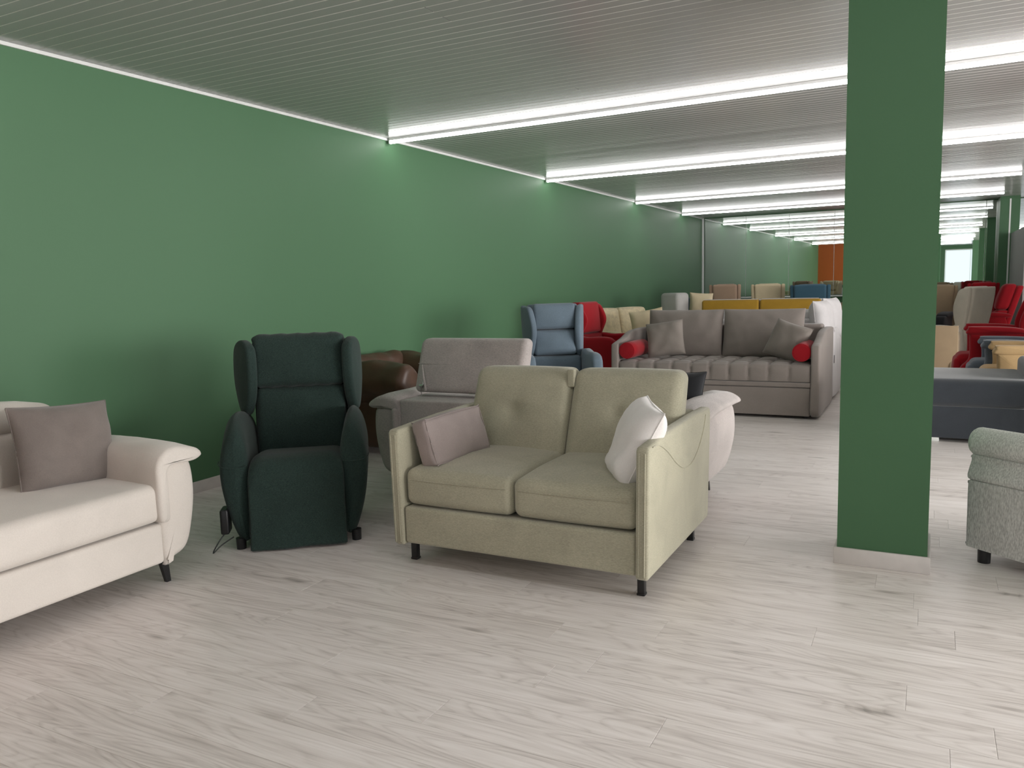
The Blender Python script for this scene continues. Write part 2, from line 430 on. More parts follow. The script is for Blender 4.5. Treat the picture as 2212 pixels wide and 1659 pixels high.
# column
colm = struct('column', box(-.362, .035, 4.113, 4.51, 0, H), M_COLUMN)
for g_ in (bbox_(-.376, .049, 4.099, 4.113, 0, .083, .003), bbox_(-.376, -.362, 4.113, 4.51, 0, .083, .003), bbox_(.035, .049, 4.113, 4.51, 0, .083, .003)):
    part('baseboard', g_, M_BASE, colm)
for i, (px, py, hh) in enumerate(((1.15, 17.75, .55), (1.17, 12.2, .3), (1.13, 7.1, .3), (1.15, -3, .35))):
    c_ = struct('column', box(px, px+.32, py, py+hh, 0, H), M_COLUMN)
    part('corner_strip', box(px+.15, px+.175, py-.008, py, 0, H-.05), M_WHITE, c_)
# free-standing display partitions on the right
for i, (y0, y1) in enumerate(((15.2, 17.7), (11.9, 13.9))):
    o = struct('partition', rbox(1.34+.4*i, 1.39+.4*i, y0, y1, 0, 2.15, .01, 1, 1), M_GREY)

# mirror wall: panels above a white ledge
mir = thing('mirror', 'wall-wide mirror of tall joined panels above a white ledge', 'mirror', (XL, YF, 0), math.degrees(ang_m))
nP = 0; x = .06
while x < 11.5:
    part('mirror_panel', bbox_(x, x+.913, -.012, -.002, 1.06, H-.012, .002), M_MIRROR, mir, angle=10); part('seam_strip', box(x+.9135, x+.9185, -.016, -.002, 1.06, H-.012), M_WHITE, mir); x += .919; nP += 1
led = struct('trim_3', xf(rbox(.0, 11.9, -.20, -.001, 1.02, 1.05, .006, 1, 1), M=Matrix.Translation((XL, YF, 0)) @ Matrix.Rotation(ang_m, 4, 'Z')), M_WHITE)

# ceiling tube lights
tl = [(6.397, 'ceiling light strip nearest the camera, the longest and brightest in view'),
      (9.935, 'second ceiling light strip from the camera, meeting the green wall above the blue wing chair'),
      (13.624, 'third ceiling light strip from the camera, beyond the two longest ones'),
      (16.597, 'fourth ceiling light strip from the camera, last one before the mirror'),
      (2.15, 'ceiling light strip over the white sofa, seen only in the mirror'),
      (-.80, 'ceiling light strip behind the camera, over the room entrance'),
      (-4.4, 'ceiling light strip nearest the glazed shop front behind the camera')]
def lamp(x0, x1, y, label, group='linear ceiling lights'):
    t = thing('ceiling_light', label, 'light', ((x0+x1)/2, y, H-.048), 0, group)
    h = (x1-x0)/2
    part('housing', rbox(-h, h, -.017, .017, .0225, .047, .004, 1, 1), M_HOUS, t)
    part('diffuser', prism([(-.0165, .022), (.0165, .022), (.0165, .005), (.008, -.004), (-.008, -.004), (-.0165, .005)], -h+.006, h-.006, 'x', .001, 1, 1), M_TUBE, t, angle=60)
    for s in (-1, 1): part('end_cap', rbox(s*(h-.003)-.003, s*(h-.003)+.003, -.018, .018, -.005, .025, .002, 1, 1), M_HOUS, t)
for y, lb in tl: lamp(XL+.03, 1.13, y, lb)
for y, lb in ((6.4, 'ceiling light strip of the right aisle near the windows'), (-.8, 'ceiling light strip of the right aisle by the shop front'), (13.6, 'ceiling light strip of the right aisle at the mirror end')):
    lamp(1.9, 7.0, y, lb, 'right aisle ceiling lights')

# ------------------------------------------------------------------ fabrics
F_WHITE = fabric('cream_microfibre', (.68, .63, .575), .05, .03, 180, ps=3.5, sheen=.3)
F_TAUPE = fabric('taupe_velvet', (.19, .163, .147), .12, .05, 200, ps=7, sheen=.35)
F_GREEN = fabric('bottle_green_weave', (.023, .042, .036), .10, .34, 160, (1, 1, 2.5), sheen=.12)
F_SAGE = fabric('sage_chenille', (.41, .39, .29), .09, .15, 170, (.6, 1, 2.4), sheen=.3)
F_MAUVE = fabric('mauve_velvet_pillow', (.345, .29, .275), .08, .05, 220, sheen=.3)
F_PWHITE = fabric('white_velvet_pillow', (.84, .81, .785), .05, .03, 220, sheen=.4)
F_GREIGE = fabric('greige_chenille', (.46, .415, .395), .10, .20, 150, (.5, 1, 3), sheen=.3)
F_BLACK = fabric('charcoal_velvet', (.022, .023, .026), .08, .08, 200, sheen=.2)
F_BLUE = fabric('denim_blue_weave', (.13, .175, .215), .06, .14, 170, (1, 1, 2.5), sheen=.2)
F_RED = fabric('crimson_microfibre', (.30, .006, .012), .06, .05, 200, sheen=.15)
F_CREAM = fabric('cream_jacquard', (.66, .57, .38), .14, .06, 120, sheen=.2, ps=16)
F_CREAMP = fabric('cream_plain', (.64, .54, .36), .05, .05, 180, sheen=.2)
F_TAUPE2 = fabric('taupe_microfibre', (.255, .222, .20), .05, .05, 200, sheen=.25)
F_TAUPE3 = fabric('dusty_taupe', (.25, .22, .195), .07, .05, 200, sheen=.25)
F_LGREY = fabric('light_grey_weave', (.50, .49, .47), .05, .06, 180, sheen=.2)
F_OFFW = fabric('offwhite_microfibre', (.62, .60, .60), .05, .05, 180, sheen=.2)
F_MUST = fabric('mustard_velvet', (.40, .235, .03), .06, .05, 200, sheen=.2)
F_ANTH = fabric('anthracite_velvet', (.045, .053, .064), .08, .06, 200, sheen=.5)
F_TAN = fabric('tan_leatherette', (.50, .34, .17), .05, .03, 150, sheen=.05, rough=.55)
F_BEIGE = fabric('beige_microfibre', (.36, .27, .17), .05, .05, 200, sheen=.2)
F_SLATE = fabric('slate_blue_weave', (.12, .145, .175), .08, .12, 170, sheen=.25)
F_IVORY = fabric('ivory_leatherette', (.70, .65, .56), .05, .03, 150, sheen=.05, rough=.6)
F_GREYL = fabric('grey_melange_linen', (.60, .595, .575), .05, .28, 130, (1.6, 1.6, .45), sheen=.15)
F_BROWNC = fabric('rosy_brown_microfibre', (.34, .24, .17), .05, .04, 200, sheen=.2)
F_TEAL = fabric('petrol_blue_microfibre', (.05, .115, .165), .05, .04, 200, sheen=.2)
F_LEATH = plain('brown_leather', (.078, .040, .023), .45, var=.35, vs=9, bump=.3, bs=40)
F_MAROON = fabric('maroon', (.16, .035, .03), .05, .05, 200)

# ------------------------------------------------------------------ sofas with draped arm pads (cream one and greige one)
def curvy_sofa(t, W, D, mat, heads, backpanel=False):
    hw = W/2; ai = hw-.23
    body = curve([(ai, .13), (ai+.06, .125), (hw-.085, .17), (hw-.035, .33), (hw-.022, .47), (hw-.04, .585), (hw-.10, .615), (ai, .615)], 5)
    pad = curve([(ai-.030, .335), (ai-.036, .50), (ai-.030, .615), (ai+.025, .672), (hw-.10, .680), (hw-.015, .648), (hw+.006, .618), (hw-.035, .594), (hw-.12, .596), (ai+.045, .590), (ai+.024, .54), (ai+.020, .42), (ai+.012, .335)], 5)
    roll = rbox(ai-.018, ai+.034, -.018, .05, .315, .60, .024, 3, 3, (0, .006, 0))
    for s in (1, -1):
        f = (lambda g: g) if s > 0 else flipx
        a = part('arm', f(prism(body, .008, D-.02, 'y', .035, 3, 4, dome=.004)), mat, t)
        def drape(x, y, z):
            e = max(0, .06-(y+.02))/.06
            q = max(0, min(1, (z-.56)/.06)); e2 = max(0, .06-(D-y))/.06
            return (x, y, z+q*(-.012*e*e-.012*e2*e2 + .003*math.sin(x*40+y*9) + .012*math.sin(PI*y/D)))
        pg = warp(prism(pad, -.026, D-.0, 'y', .022, 4, 8), drape)
        part('arm_pad', f(pg), mat, a, angle=75)
        part('front_roll', f(roll), mat, a)
        if backpanel: part('rear_roll', f(xf(roll, M=Matrix.Translation((0, D, 0)) @ Matrix.Diagonal((1, -1, 1, 1)))), mat, a)
    part('base', rbox(-ai, ai, .012, D-.03, .115, .312, .02, 3, 4), mat, t)
    return ai
def foot(t, x, y, s=1):
    part('leg', join(bbox_(x-.028, x+.028, y-.02, y+.02, .105, .118, .003),
         ([(x-.02*1, y-.012, .108), (x+.022, y-.012, .108), (x+.022, y+.012, .108), (x-.02, y+.012, .108),
           (x+s*.018-.011, y-.010, 0), (x+s*.018+.013, y-.010, 0), (x+s*.018+.013, y+.010, 0), (x+s*.018-.011, y+.010, 0)],
          [(0, 1, 2, 3), (7, 6, 5, 4), (0, 4, 5, 1), (1, 5, 6, 2), (2, 6, 7, 3), (3, 7, 4, 0)])), M_BLACK, t)

# cream sofa against the green wall
ws = thing('sofa', 'cream sofa cut off by the left edge, with draped arm and slim black foot', 'sofa', (-3.245, 1.615, 0), 90)
ai = curvy_sofa(ws, 2.30, .93, F_WHITE, True)
part('seat_cushion', warp(rbox(-ai, ai-.002, .0, .72, .322, .508, .045, 4, 12, (0, .006, .02)), lambda x, y, z: (x, y, z+(.012*(y/.7) if z > .4 else 0))), F_WHITE, ws)
tiltb = lambda k, z0: (lambda x, y, z: (x, y+(z-z0)*k, z))
for i in (-1, 1):
    x0, x1 = (0.004, ai-.0) if i > 0 else (-ai, -.004)
    b = part('backrest', warp(rbox(x0, x1, .60, .80, .48, .765, .05, 4, 6, (0, .02, 0)), tiltb(.25, .48)), F_WHITE, ws)
    part('headrest', warp(rbox(x0-.0, x1-.0, .615, .80, .755, .90, .065, 4, 8, (0, .02, .012)), lambda x, y, z: (x, y+(z-.48)*.25, z-.035*max(0, abs(x-(x0+x1)/2)/((x1-x0)/2)-.55)/.45)), F_WHITE, b)
part('back_frame', rbox(-ai, ai, .80, .92, .12, .72, .03, 3, 3), F_WHITE, ws)
foot(ws, ai+.02, .06, 1); foot(ws, -ai-.02, .06, -1); foot(ws, ai+.02, .84, 1); foot(ws, -ai-.02, .84, -1)

def place_pillow(name, label, geo_path, mat, loc, nrm, spin=0, seam=.0035, group=None):
    """cushion with its face (-y) turned to nrm; top edge kept up, spun by spin degrees"""
    (g, path) = geo_path
    n = Vector(nrm).normalized(); y = -n; z = Vector((0, 0, 1)); x = y.cross(z).normalized(); z = x.cross(y).normalized()
    R = Matrix((x, y, z)).transposed().to_4x4() @ Matrix.Rotation(math.radians(spin), 4, 'Y')
    t = thing(name, label, 'pillow', loc, 0, group)
    t.rotation_euler = R.to_euler()
    part('cover', g, mat, t)
    part('piping', tube(path, seam, 6, False), mat, t)
    return t
place_pillow('pillow', 'grey-taupe square pillow propped on the cream sofa', pillow(.47, .41, .15, .05, 3), F_TAUPE, (-3.69, 2.365, .70), (1, -.10, .30), 3)

# ------------------------------------------------------------------ dark green rise recliner
rc = thing('recliner', 'dark bottle-green winged recliner armchair with long skirt, against the green wall', 'armchair', (-3.10, 3.27, 0), 38)
armp = curve([(.268, .06), (.325, .05), (.385, .22), (.418, .42), (.410, .55), (.375, .645), (.325, .66), (.283, .58), (.262, .42), (.260, .20)], 6)
def arm_up(x, y, z):
    k = max(0, min(1, (y+.0)/.20)); f = (z/.66)**2
    top = .06*k*f - .03*max(0, (.06-y)/.06)*f
    if y > .35: top -= .05*(y-.35)/.3*f
    return (x-.02*(1-k)*f, y-.03*(1-abs(z-.35)/.35), z+top)
for s in (1, -1):
    g = warp(prism(armp, -.005, .66, 'y', .045, 4, 8, dome=.01), arm_up)
    if s < 0: g = xf(flipx(g), loc=(.024, 0, 0))
    a = part('arm', g, F_GREEN, rc)
    seam = [(x, -.036, .485 + .012*math.cos((x-.335)*18)) for x in [.262+.01*i for i in range(15)]]
    seam = curve([(.262, -.012, .475), (.285, -.032, .468), (.335, -.040, .466), (.385, -.030, .470), (.413, -.004, .482), (.42, .05, .49)], 5, False)
    g2 = tube(seam, .0022, 6)
    if s < 0: g2 = xf(flipx(g2), loc=(.024, 0, 0))
    part('seam', g2, F_GREEN, a)
def seatf(x, y, z):
    return (x, y, z)
skirt = curve([(.50, .455), (.30, .490), (.12, .512), (.02, .512), (-.045, .490), (-.078, .43), (-.084, .32), (-.078, .18), (-.090, .05), (-.094, .022), (-.078, .020), (-.058, .15), (-.045, .30), (.02, .38), (.30, .39), (.50, .38)], 6)
def skirtw(x, y, z):
    e = max(0, abs(x-.022)-.185)/.068
    k = max(0, min(1, (z-.30)/.2))
    cx = .022+(x-.022)*(1-.03*max(0, (z-.42)/.1))
    return (cx+.012*(1 if x > 0 else -1)*max(0, .14-z)*2*e, y + .022*e*e*k + .005*math.sin(x*26)*(1-min(1, z/.45)), z-.026*e*e*k + (.004*math.sin(x*9) if z < .06 else 0))
part('seat_and_skirt', warp(prism(skirt, -.234, .278, 'x', .012, 3, 18), skirtw), F_GREEN, rc, angle=70)
part('base', rbox(-.252, .292, -.015, .60, .05, .40, .02, 3, 3), F_GREEN, rc)
def tb(k, z0): return lambda x, y, z: (x, y+(z-z0)*k, z)
part('backrest', warp(rbox(-.238, .293, .43, .58, .42, .846, .045, 4, 8, (.0, .03, 0)), tb(.12, .45)), F_GREEN, rc)
def gather(x, y, z):
    ex = abs(x-.03)/.275; ez = abs(z-1.0)/.16
    q = .007*math.sin(z*95)*max(0, ex-.72)*3
    return (x + (q if x > 0 else -q), y+(z-.45)*.12 - .012*max(0, ex-.8)*3, z+.006*math.sin(x*60)*max(0, ez-.75)*2)
part('head_cushion', warp(rbox(-.245, .303, .405, .53, .838, 1.158, .045, 4, 14, (.0, .03, 0)), gather), F_GREEN, rc)
part('back_shell', warp(rbox(-.255, .31, .53, .66, .12, 1.13, .04, 3, 4), tb(.12, .45)), F_GREEN, rc)
wing = curve([(.40, 1.05), (.46, 1.115), (.56, 1.125), (.64, 1.06), (.66, .88), (.60, .72), (.53, .672), (.46, .73), (.405, .86)], 6)
for s in (1, -1):
    g = prism(wing, -.032, .032, 'x', .022, 4, 2, dome=.012)
    cx = .345 if s > 0 else -.292
    part('wing', xf(g, M=Matrix.Translation((cx, .53, 0)) @ Matrix.Rotation(math.radians(-14 if s > 0 else 27), 4, 'Z') @ Matrix.Translation((0, -.53, 0))), F_GREEN, rc)
for x, y in ((-.30, .015), (.33, .015), (-.28, .58), (.32, .58)):
    part('foot', cyl(x, y, 0, .062, .026, .028), M_BLACK, rc)
pch = part('remote_pouch', rbox(-.398, -.352, -.030, .080, .095, .235, .012, 2, 2), M_BLACK, rc, 'black side pouch hanging from the recliner')
part('cord', tube(curve([(-.378, .0, .10), (-.41, -.03, .06), (-.44, -.05, .006), (-.40, -.01, .035), (-.34, .03, .065)], 6, False), .0035, 6), M_BLACK, pch)

# ------------------------------------------------------------------ sage green sofa (nearest, centre)
sg = thing('sofa', 'sage green two-seat sofa on thin black feet in the middle of the floor', 'sofa', (-1.713, 3.21, 0), 0)
ap = [(.0, .125), (.012, .113), (1.05, .113), (1.075, .14), (1.088, .70), (1.07, .728), (.6, .728), (.30, .720), (.012, .704), (0, .69)]
ap = [(-.0, .128), (.014, .112), (.5, .112), (1.05, .112), (1.078, .14), (1.084, .4), (1.088, .69), (1.065, .727), (.75, .729), (.45, .725), (.2, .715), (.016, .706), (0, .688), (0, .4)]
def flare(s):
    def f(x, y, z):
        k = (z-.12)/.6
        return (x + s*(.010*k), y-.0, z)
    return f
for s in (1, -1):
    x0, x1 = (.612, .672) if s > 0 else (-.672, -.612)
    a = part('arm', warp(prism(ap, x0, x1, 'x', .014, 3, 2), flare(s)), F_SAGE, sg, angle=55)
    xo = .668*s
    part('piping', tube([(s*(.655+.01*(z-.12)/.6), -.0015, z) for z in [.13+.55*i/12 for i in range(13)]], .003, 6), F_SAGE, a)
    part('piping', tube([(s*(.628+.01*(z-.12)/.6), -.0015, z) for z in [.13+.55*i/12 for i in range(13)]], .002, 6), F_SAGE, a)
    pk = curve([(.05, .700), (.15, .690), (.28, .635), (.42, .555), (.56, .500), (.70, .495), (.83, .545), (.93, .63), (.97, .70)], 6, False)
    part('pocket_seam', tube([(s*(.673+.010*(z-.12)/.6), y, z) for y, z in pk], .0032, 6), F_SAGE, a)
part('base', rbox(-.611, .611, .014, 1.05, .122, .312, .016, 3, 6), F_SAGE, sg)
part('back_frame', rbox(-.61, .61, .86, 1.07, .30, .715, .03, 3, 4), F_SAGE, sg)
for s in (-1, 1):
    x0, x1 = (-.611, -.002) if s < 0 else (.002, .611)
    part('seat_cushion', warp(rbox(x0, x1, .028, .78, .319, .502, .042, 4, 10, (0, .008, .022)),
         lambda x, y, z: (x, y, z + (.014*min(1, y/.3) if z > .42 else 0))), F_SAGE, sg)
    part('seam', tube([(x0+.03+(x1-x0-.06)*i/16, .0265-.008*max(0, 1-((i-8)/8)**2)*.9, .452) for i in range(17)], .0022, 6), F_SAGE, sg)
    cx = (x0+x1)/2
    def bk(x, y, z, cx=cx):
        d = math.hypot(x-cx+.02, (z-.72)*1.0)
        dent = .030*math.exp(-(d/.035)**2) + .012*math.exp(-(d/.11)**2) if y < .70 else 0
        k = (z-.46)
        w_ = 1-.012*k
        return (cx+(x-cx)*w_, y+dent+k*.40, z - (.02*(y-.62) if z > .7 else 0))
    b = part('backrest', warp(rbox(x0, x1, .60, .765, .455, .945, .052, 4, 16, (.004, .022, .006)), bk), F_SAGE, sg)
fl = part('headrest_flap', rbox(-.024, .016, .764, .800, .85, .946, .005, 3, 3), F_SAGE, sg)
fl.rotation_euler = (0, 0, 0)
for x, y in ((-.632, .13), (.603, .125), (-.62, .98), (.60, .98)):
    part('leg', join(bbox_(x-.017, x+.017, y-.017, y+.017, .003, .125, .004), bbox_(x-.019, x+.019, y-.019, y+.019, 0, .012, .003)), M_BLACK, sg)
# pillows on it
def lumbar(w_, h_, t_):
    g = rbox(-w_/2, w_/2, -t_/2, t_/2, -h_/2, h_/2, .022, 3, 12, (.006, .035, .008))
    return warp(g, lambda x, y, z: (x+.004*noise.noise(Vector((x*14, y*14, z*14))), y+.010*noise.noise(Vector((x*9, 3, z*9))), z+.006*noise.noise(Vector((x*12, y*12, 5)))))
t = thing('pillow', 'mauve boxy lumbar pillow leaning on the inside of the sage sofa arm', 'pillow', (-2.215, 3.535, .628), 0)
R = Matrix.Rotation(math.radians(82), 4, 'Z') @ Matrix.Rotation(math.radians(-16), 4, 'X') @ Matrix.Rotation(math.radians(-2), 4, 'Y')
t.rotation_euler = R.to_euler()
part('cover', lumbar(.46, .245, .10), F_MAUVE, t)
for s in (-1, 1):
    q = [(-.205, s*.050, -.112), (-.21, s*.050, .112), (.21, s*.05, .112), (.205, s*.05, -.112), (-.205, s*.05, -.112)]
    part('piping', tube(curve([(-.222, s*.047, -.105), (-.222, s*.047, .105), (-.2, s*.048, .117), (0, s*.052, .120), (.2, s*.048, .117), (.222, s*.047, .105), (.222, s*.047, -.105), (.2, s*.048, -.117), (0, s*.052, -.12), (-.2, s*.048, -.117)], 4), .0028, 6), F_MAUVE, t)
place_pillow('pillow', 'white velvet pillow leaning against the right arm of the sage sofa', pillow(.36, .40, .17, .05, 5, .010), F_PWHITE, (-1.19, 3.51, .665), (-.78, -.50, .46), 6)

# ------------------------------------------------------------------ greige sofa seen from behind
ms = thing('sofa', 'greige chenille sofa turned away, one headrest raised, behind the sage sofa', 'sofa', (-2.27, 5.34, 0), 180)
ai2 = curvy_sofa(ms, 2.36, .92, F_GREIGE, True, True)
part('back_panel', rbox(-ai2+.03, ai2-.03, .70, .912, .115, .655, .014, 3, 4), F_GREIGE, ms)
part('seat_cushion', rbox(-ai2, ai2, .0, .60, .32, .50, .045, 4, 6, (0, .006, .02)), F_GREIGE, ms)
for s in (-1, 1):
    x0, x1 = (.085, ai2-.01) if s > 0 else (-ai2+.01, -.012)
    b = part('backrest', rbox(x0, x1, .50, .70, .47, .66, .04, 3, 4), F_GREIGE, ms)
    if s > 0:
        def hd(x, y, z): return (x*1.0, y-(z-.69)*.35, z)
        h = part('headrest', warp(rbox(x0+.0, x1-.01, .60, .735, .685, 1.055, .045, 4, 10, (0, .012, .0)), hd), F_GREIGE, b, 'raised headrest')
        part('seam', tube([(x, .744-(.885-.69)*.35+.002*math.sin(x*30), .885) for x in [x0+.02+(x1-x0-.05)*i/20 for i in range(21)]], .0022, 6), F_GREIGE, h)
        hx = .85
        part('hinge', join(tube([(hx, .745, .66), (hx, .748, .735)], .004, 8), tube([(hx-.016, .742, .738), (hx+.016, .742, .738)], .009, 10), tube([(hx-.012, .74, .74), (hx-.012, .735, .775)], .003, 6)), M_CHROME, h, 'chrome headrest hinge')
        part('fold', tube([(hx-.03, .735, .70), (hx-.012, .728, .80), (hx+.02, .690, .88)], [.010, .008, .002], 8), F_GREIGE, h)
        part('care_tag', box(.128, .143, .716, .7175, .80, .835), M_WHITE, h)
    else: part('headrest', rbox(x0, x1, .40, .71, .64, .735, .04, 4, 6), F_GREIGE, b)
for x in (-ai2-.02, ai2+.02):
    for y in (.06, .84): foot(ms, x, y, 1 if x > 0 else -1)
place_pillow('pillow', 'black pillow whose corner shows beyond the sage sofa back', pillow(.44, .40, .14, .09, 8), F_BLACK, (-1.445, 4.92, .652), (.15, -1, .15), 3)

# ------------------------------------------------------------------ brown leather tub sofa by the wall
bl = thing('armchair', 'brown tufted leather club chair behind the green recliner', 'armchair', (-3.70, 5.76, 0), 88)
def tuft(x, y, z):
    d = min(math.hypot(x-a_, z-.62) for a_ in (-.3, -.1, .1, .3)); return (x, y+.02*math.exp(-(d/.04)**2), z)
part('base', rbox(-.40, .40, .05, .82, .08, .36, .03, 3, 3), F_LEATH, bl)
part('seat', rbox(-.28, .28, .02, .62, .36, .50, .045, 4, 4, (0, 0, .02)), F_LEATH, bl)
for s in (-1, 1):
    rp = curve([(s*.27, .30), (s*.26, .60), (s*.29, .74), (s*.38, .815), (s*.49, .80), (s*.555, .70), (s*.54, .58), (s*.46, .49), (s*.41, .42), (s*.40, .10), (s*.29, .10)], 5)
    def wr_(x, y, z): return (x+.008*noise.noise(Vector((y*9, z*9, 1))), y, z+max(0, z-.4)*(.10*noise.noise(Vector((y*5, x*5, 4))) + .09*(y-.4)))
    part('arm', warp(prism(rp, .0, .80, 'y', .07, 5, 16), wr_), F_LEATH, bl)
rp = curve([(.62, .30), (.62, .62), (.64, .77), (.74, .840), (.84, .81), (.88, .72), (.84, .62), (.82, .3), (.80, .1), (.65, .1)], 5)
part('backrest', warp(prism(rp, -.45, .45, 'x', .06, 3, 24, dome=.01), lambda x, y, z: (x, y+.012*math.cos(x*30)*max(0, z-.45)*2, z+.012*noise.noise(Vector((x*8, y*8, 2))))), F_LEATH, bl)
for x in (-.34, .34):
    for y in (.1, .75): part('foot', cyl(x, y, 0, .085, .025, .03), M_BLACK, bl)

# ------------------------------------------------------------------ generic wing chair
def wing_chair(label, loc, rotz, mat, W=.74, Hh=1.16, seat=.46, arm=.62, D=.80, channels=2, name='wing_chair', cat='armchair', wing_r=.55, group=None, inner=None, footr=False, rec=.16):
    t = thing(name, label, cat, loc, rotz, group); im = inner or mat
    hw = W/2; aw = .105
    arm_prof = curve([(.0, .10), (-.02, .30), (-.015, arm-.12), (.03, arm-.03), (.12, arm), (.35, arm-.005), (D-.12, arm-.03), (D-.08, .30), (D-.1, .10)], 5)
    for s in (-1, 1):
        x0, x1 = (hw-aw, hw) if s > 0 else (-hw, -hw+aw)
        part('arm', prism(arm_prof, x0, x1, 'x', .035, 4, 2, dome=.006), mat, t)
    part('base', rbox(-hw+aw*.6, hw-aw*.6, .01, D-.1, .09, .34, .02, 2, 2), mat, t)
    part('seat', rbox(-hw+aw, hw-aw, -.03, D-.20, .33, seat, .05, 4, 4, (0, .008, .018)), im, t)
    bx = hw-aw-.0
    z0 = seat-.03; n = channels+1
    by = D-.28
    tf = lambda x, y, z: (x, y+(z-.45)*rec, z)
    for i in range(n):
        za = z0+(Hh-z0)*i/n; zb = z0+(Hh-z0)*(i+1)/n
        part('back_cushion', warp(rbox(-bx*.82 if i else -bx, bx*.82 if i else bx, by-(.02 if i == n-1 else 0), by+.12, za+.003, zb-.003, .035, 4, 5, (0, .03, .0)), tf), im, t)
    part('back_shell', warp(rbox(-bx*.88-.035, bx*.88+.035, by+.10, by+.20, .10, Hh-.01, .04, 3, 4, (0, .01, 0)), tf), mat, t)
    wp = curve([(by-.06, Hh-.10), (by+.0, Hh-.035), (by+.10, Hh-.03), (by+.17, Hh-.06), (by+.17, arm-.02), (by+.06, arm-.06), (by-.03, arm+.05), (by-.10, arm+(Hh-arm)*.45)], 6)
    for s in (-1, 1):
        g = warp(prism(wp, -.03, .03, 'x', .022, 4, 2, dome=.008), tf)
        part('wing', xf(g, M=Matrix.Translation((s*(bx*.88+.022), by+.12, 0)) @ Matrix.Rotation(math.radians(-16*s), 4, 'Z') @ Matrix.Translation((0, -by-.12, 0))), mat, t)
    for x in (-hw+.06, hw-.06):
        for y in (.05, D-.14): part('foot', cyl(x, y, 0, .10, .018, .024, 12), M_BLACK, t)
    return t

wing_chair('light blue-grey wing chair with two stitched lines across its back', (-2.92, 6.62, 0), 32, F_BLUE, W=.72, Hh=1.235, arm=.775, D=.80, seat=.50)
wing_chair('crimson recliner seen from its side behind the blue wing chair', (-3.19, 9.15, 0), 84, F_RED, W=.80, Hh=1.20, arm=.79, D=.74, channels=1, name='recliner', rec=.10)

# cream patterned sofa by the wall
def simple_sofa(label, loc, rotz, mat, W=1.8, D=.9, arm=.62, back=.85, seat=.45, nb=2, armw=.14, bmat=None, base_z=.10, name='sofa', armback=0.0, cushion_back=True, group=None):
    t = thing(name, label, 'sofa', loc, rotz, group); hw = W/2; bm = bmat or mat
    ap_ = curve([(.01, base_z), (0, .3), (.0, arm-.06), (.05, arm), (.3, arm+armback*.3), (D-.1, arm+armback), (D-.01, arm+armback-.05), (D, .3), (D-.02, base_z)], 5)
    for s in (-1, 1):
        x0, x1 = (hw-armw, hw) if s > 0 else (-hw, -hw+armw)
        part('arm', prism(ap_, x0, x1, 'x', .03, 3, 2, dome=.004), mat, t)
    part('base', rbox(-hw+armw, hw-armw, .01, D-.02, base_z, .31, .015, 2, 2), mat, t)
    part('back_frame', rbox(-hw+armw, hw-armw, D-.16, D-.01, .30, back-.10, .03, 3, 3), mat, t)
    for i in range(nb):
        x0 = -hw+armw+(W-2*armw)*i/nb; x1 = -hw+armw+(W-2*armw)*(i+1)/nb
        part('seat_cushion', rbox(x0+.002, x1-.002, -.01, D-.28, .315, seat, .045, 4, 4, (0, .005, .018)), mat, t)
        if cushion_back:
            part('back_cushion', warp(rbox(x0+.004, x1-.004, D-.34, D-.17, seat-.01, back, .05, 4, 6, (0, .03, .008)), lambda x, y, z: (x, y+(z-seat)*.2, z)), bm, t)
    for x in (-hw+.07, hw-.07):
        for y in (.06, D-.07): part('foot', cyl(x, y, 0, base_z+.01, .02, .025, 12), M_BLACK, t)
    return t
simple_sofa('cream patterned sofa beside the crimson recliner near the wall', (-3.40, 10.75, 0), 62, F_CREAM, W=1.35, D=.90, arm=.76, back=1.06, seat=.55, nb=2)
place_pillow('pillow', 'cream pillow on the patterned sofa next to the daybed', pillow(.46, .42, .14, .07, 2), F_CREAMP, (-3.42, 10.62, .84), (.35, -1, .25), -8)

# ------------------------------------------------------------------ taupe daybed with tufted seat and red bolsters
db = thing('daybed', 'taupe daybed sofa with grid-tufted mattress and drawer base', 'sofa', (-2.02, 8.34, 0), 0)
HW = 1.085
apd = curve([(.0, .04), (-.006, .35), (.0, .70), (.03, .748), (.12, .765), (.30, .80), (.50, .852), (.75, .872), (1.10, .872), (1.24, .86), (1.27, .80), (1.27, .3), (1.26, .03), (.6, .025)], 6)
for s in (1, -1):
    x0, x1 = (1.008, 1.09) if s > 0 else (-1.09, -1.008)
    a = part('arm', prism(apd, x0, x1, 'x', .018, 3, 2), F_TAUPE2, db, angle=50)
part('drawer_front', rbox(-1.004, 1.004, .012, 1.2, .03, .318, .012, 3, 4), F_TAUPE2, db)
part('rail', rbox(-1.006, 1.006, .002, 1.2, .322, .372, .012, 3, 4), F_TAUPE2, db)
def tufted(nx=10, ny=5):
    sx, sy = 2*1.003, .92; n = 10
    V = []; F = []; idx = {}
    def hgt(i, j, k, m):
        u = (k/m) % 1; return abs(math.sin(PI*u))
    NX, NY = nx*n, ny*n; z1 = .556
    rows = []
    # profile: bottom front, up the face, over the top
    prof = [(0.0, .378), (0.0, .42), (0.0, .47), (0.0, .51), (.004, .535), (.02, .552)] + [(.04+(sy-.04)*j/NY, z1) for j in range(NY+1)]
    for jj, (yy, zz) in enumerate(prof):
        for i in range(NX+1):
            x = -sx/2+sx*i/NX; gx = abs(math.sin(PI*nx*i/NX))**.28
            if jj < 6: d = .022*gx*(.55+.45*math.sin(PI*min(1, jj/5))); V.append((x, yy-d+.02, zz))
            else:
                v = (yy-.02)/(sy-.02)*ny; gy = abs(math.sin(PI*v))**.45 if jj > 6 else .4
                V.append((x, yy, zz - .016 + .030*gx*gy))
    cols = NX+1
    for j in range(len(prof)-1):
        for i in range(NX): F.append((j*cols+i, j*cols+i+1, (j+1)*cols+i+1, (j+1)*cols+i))
    return V, F
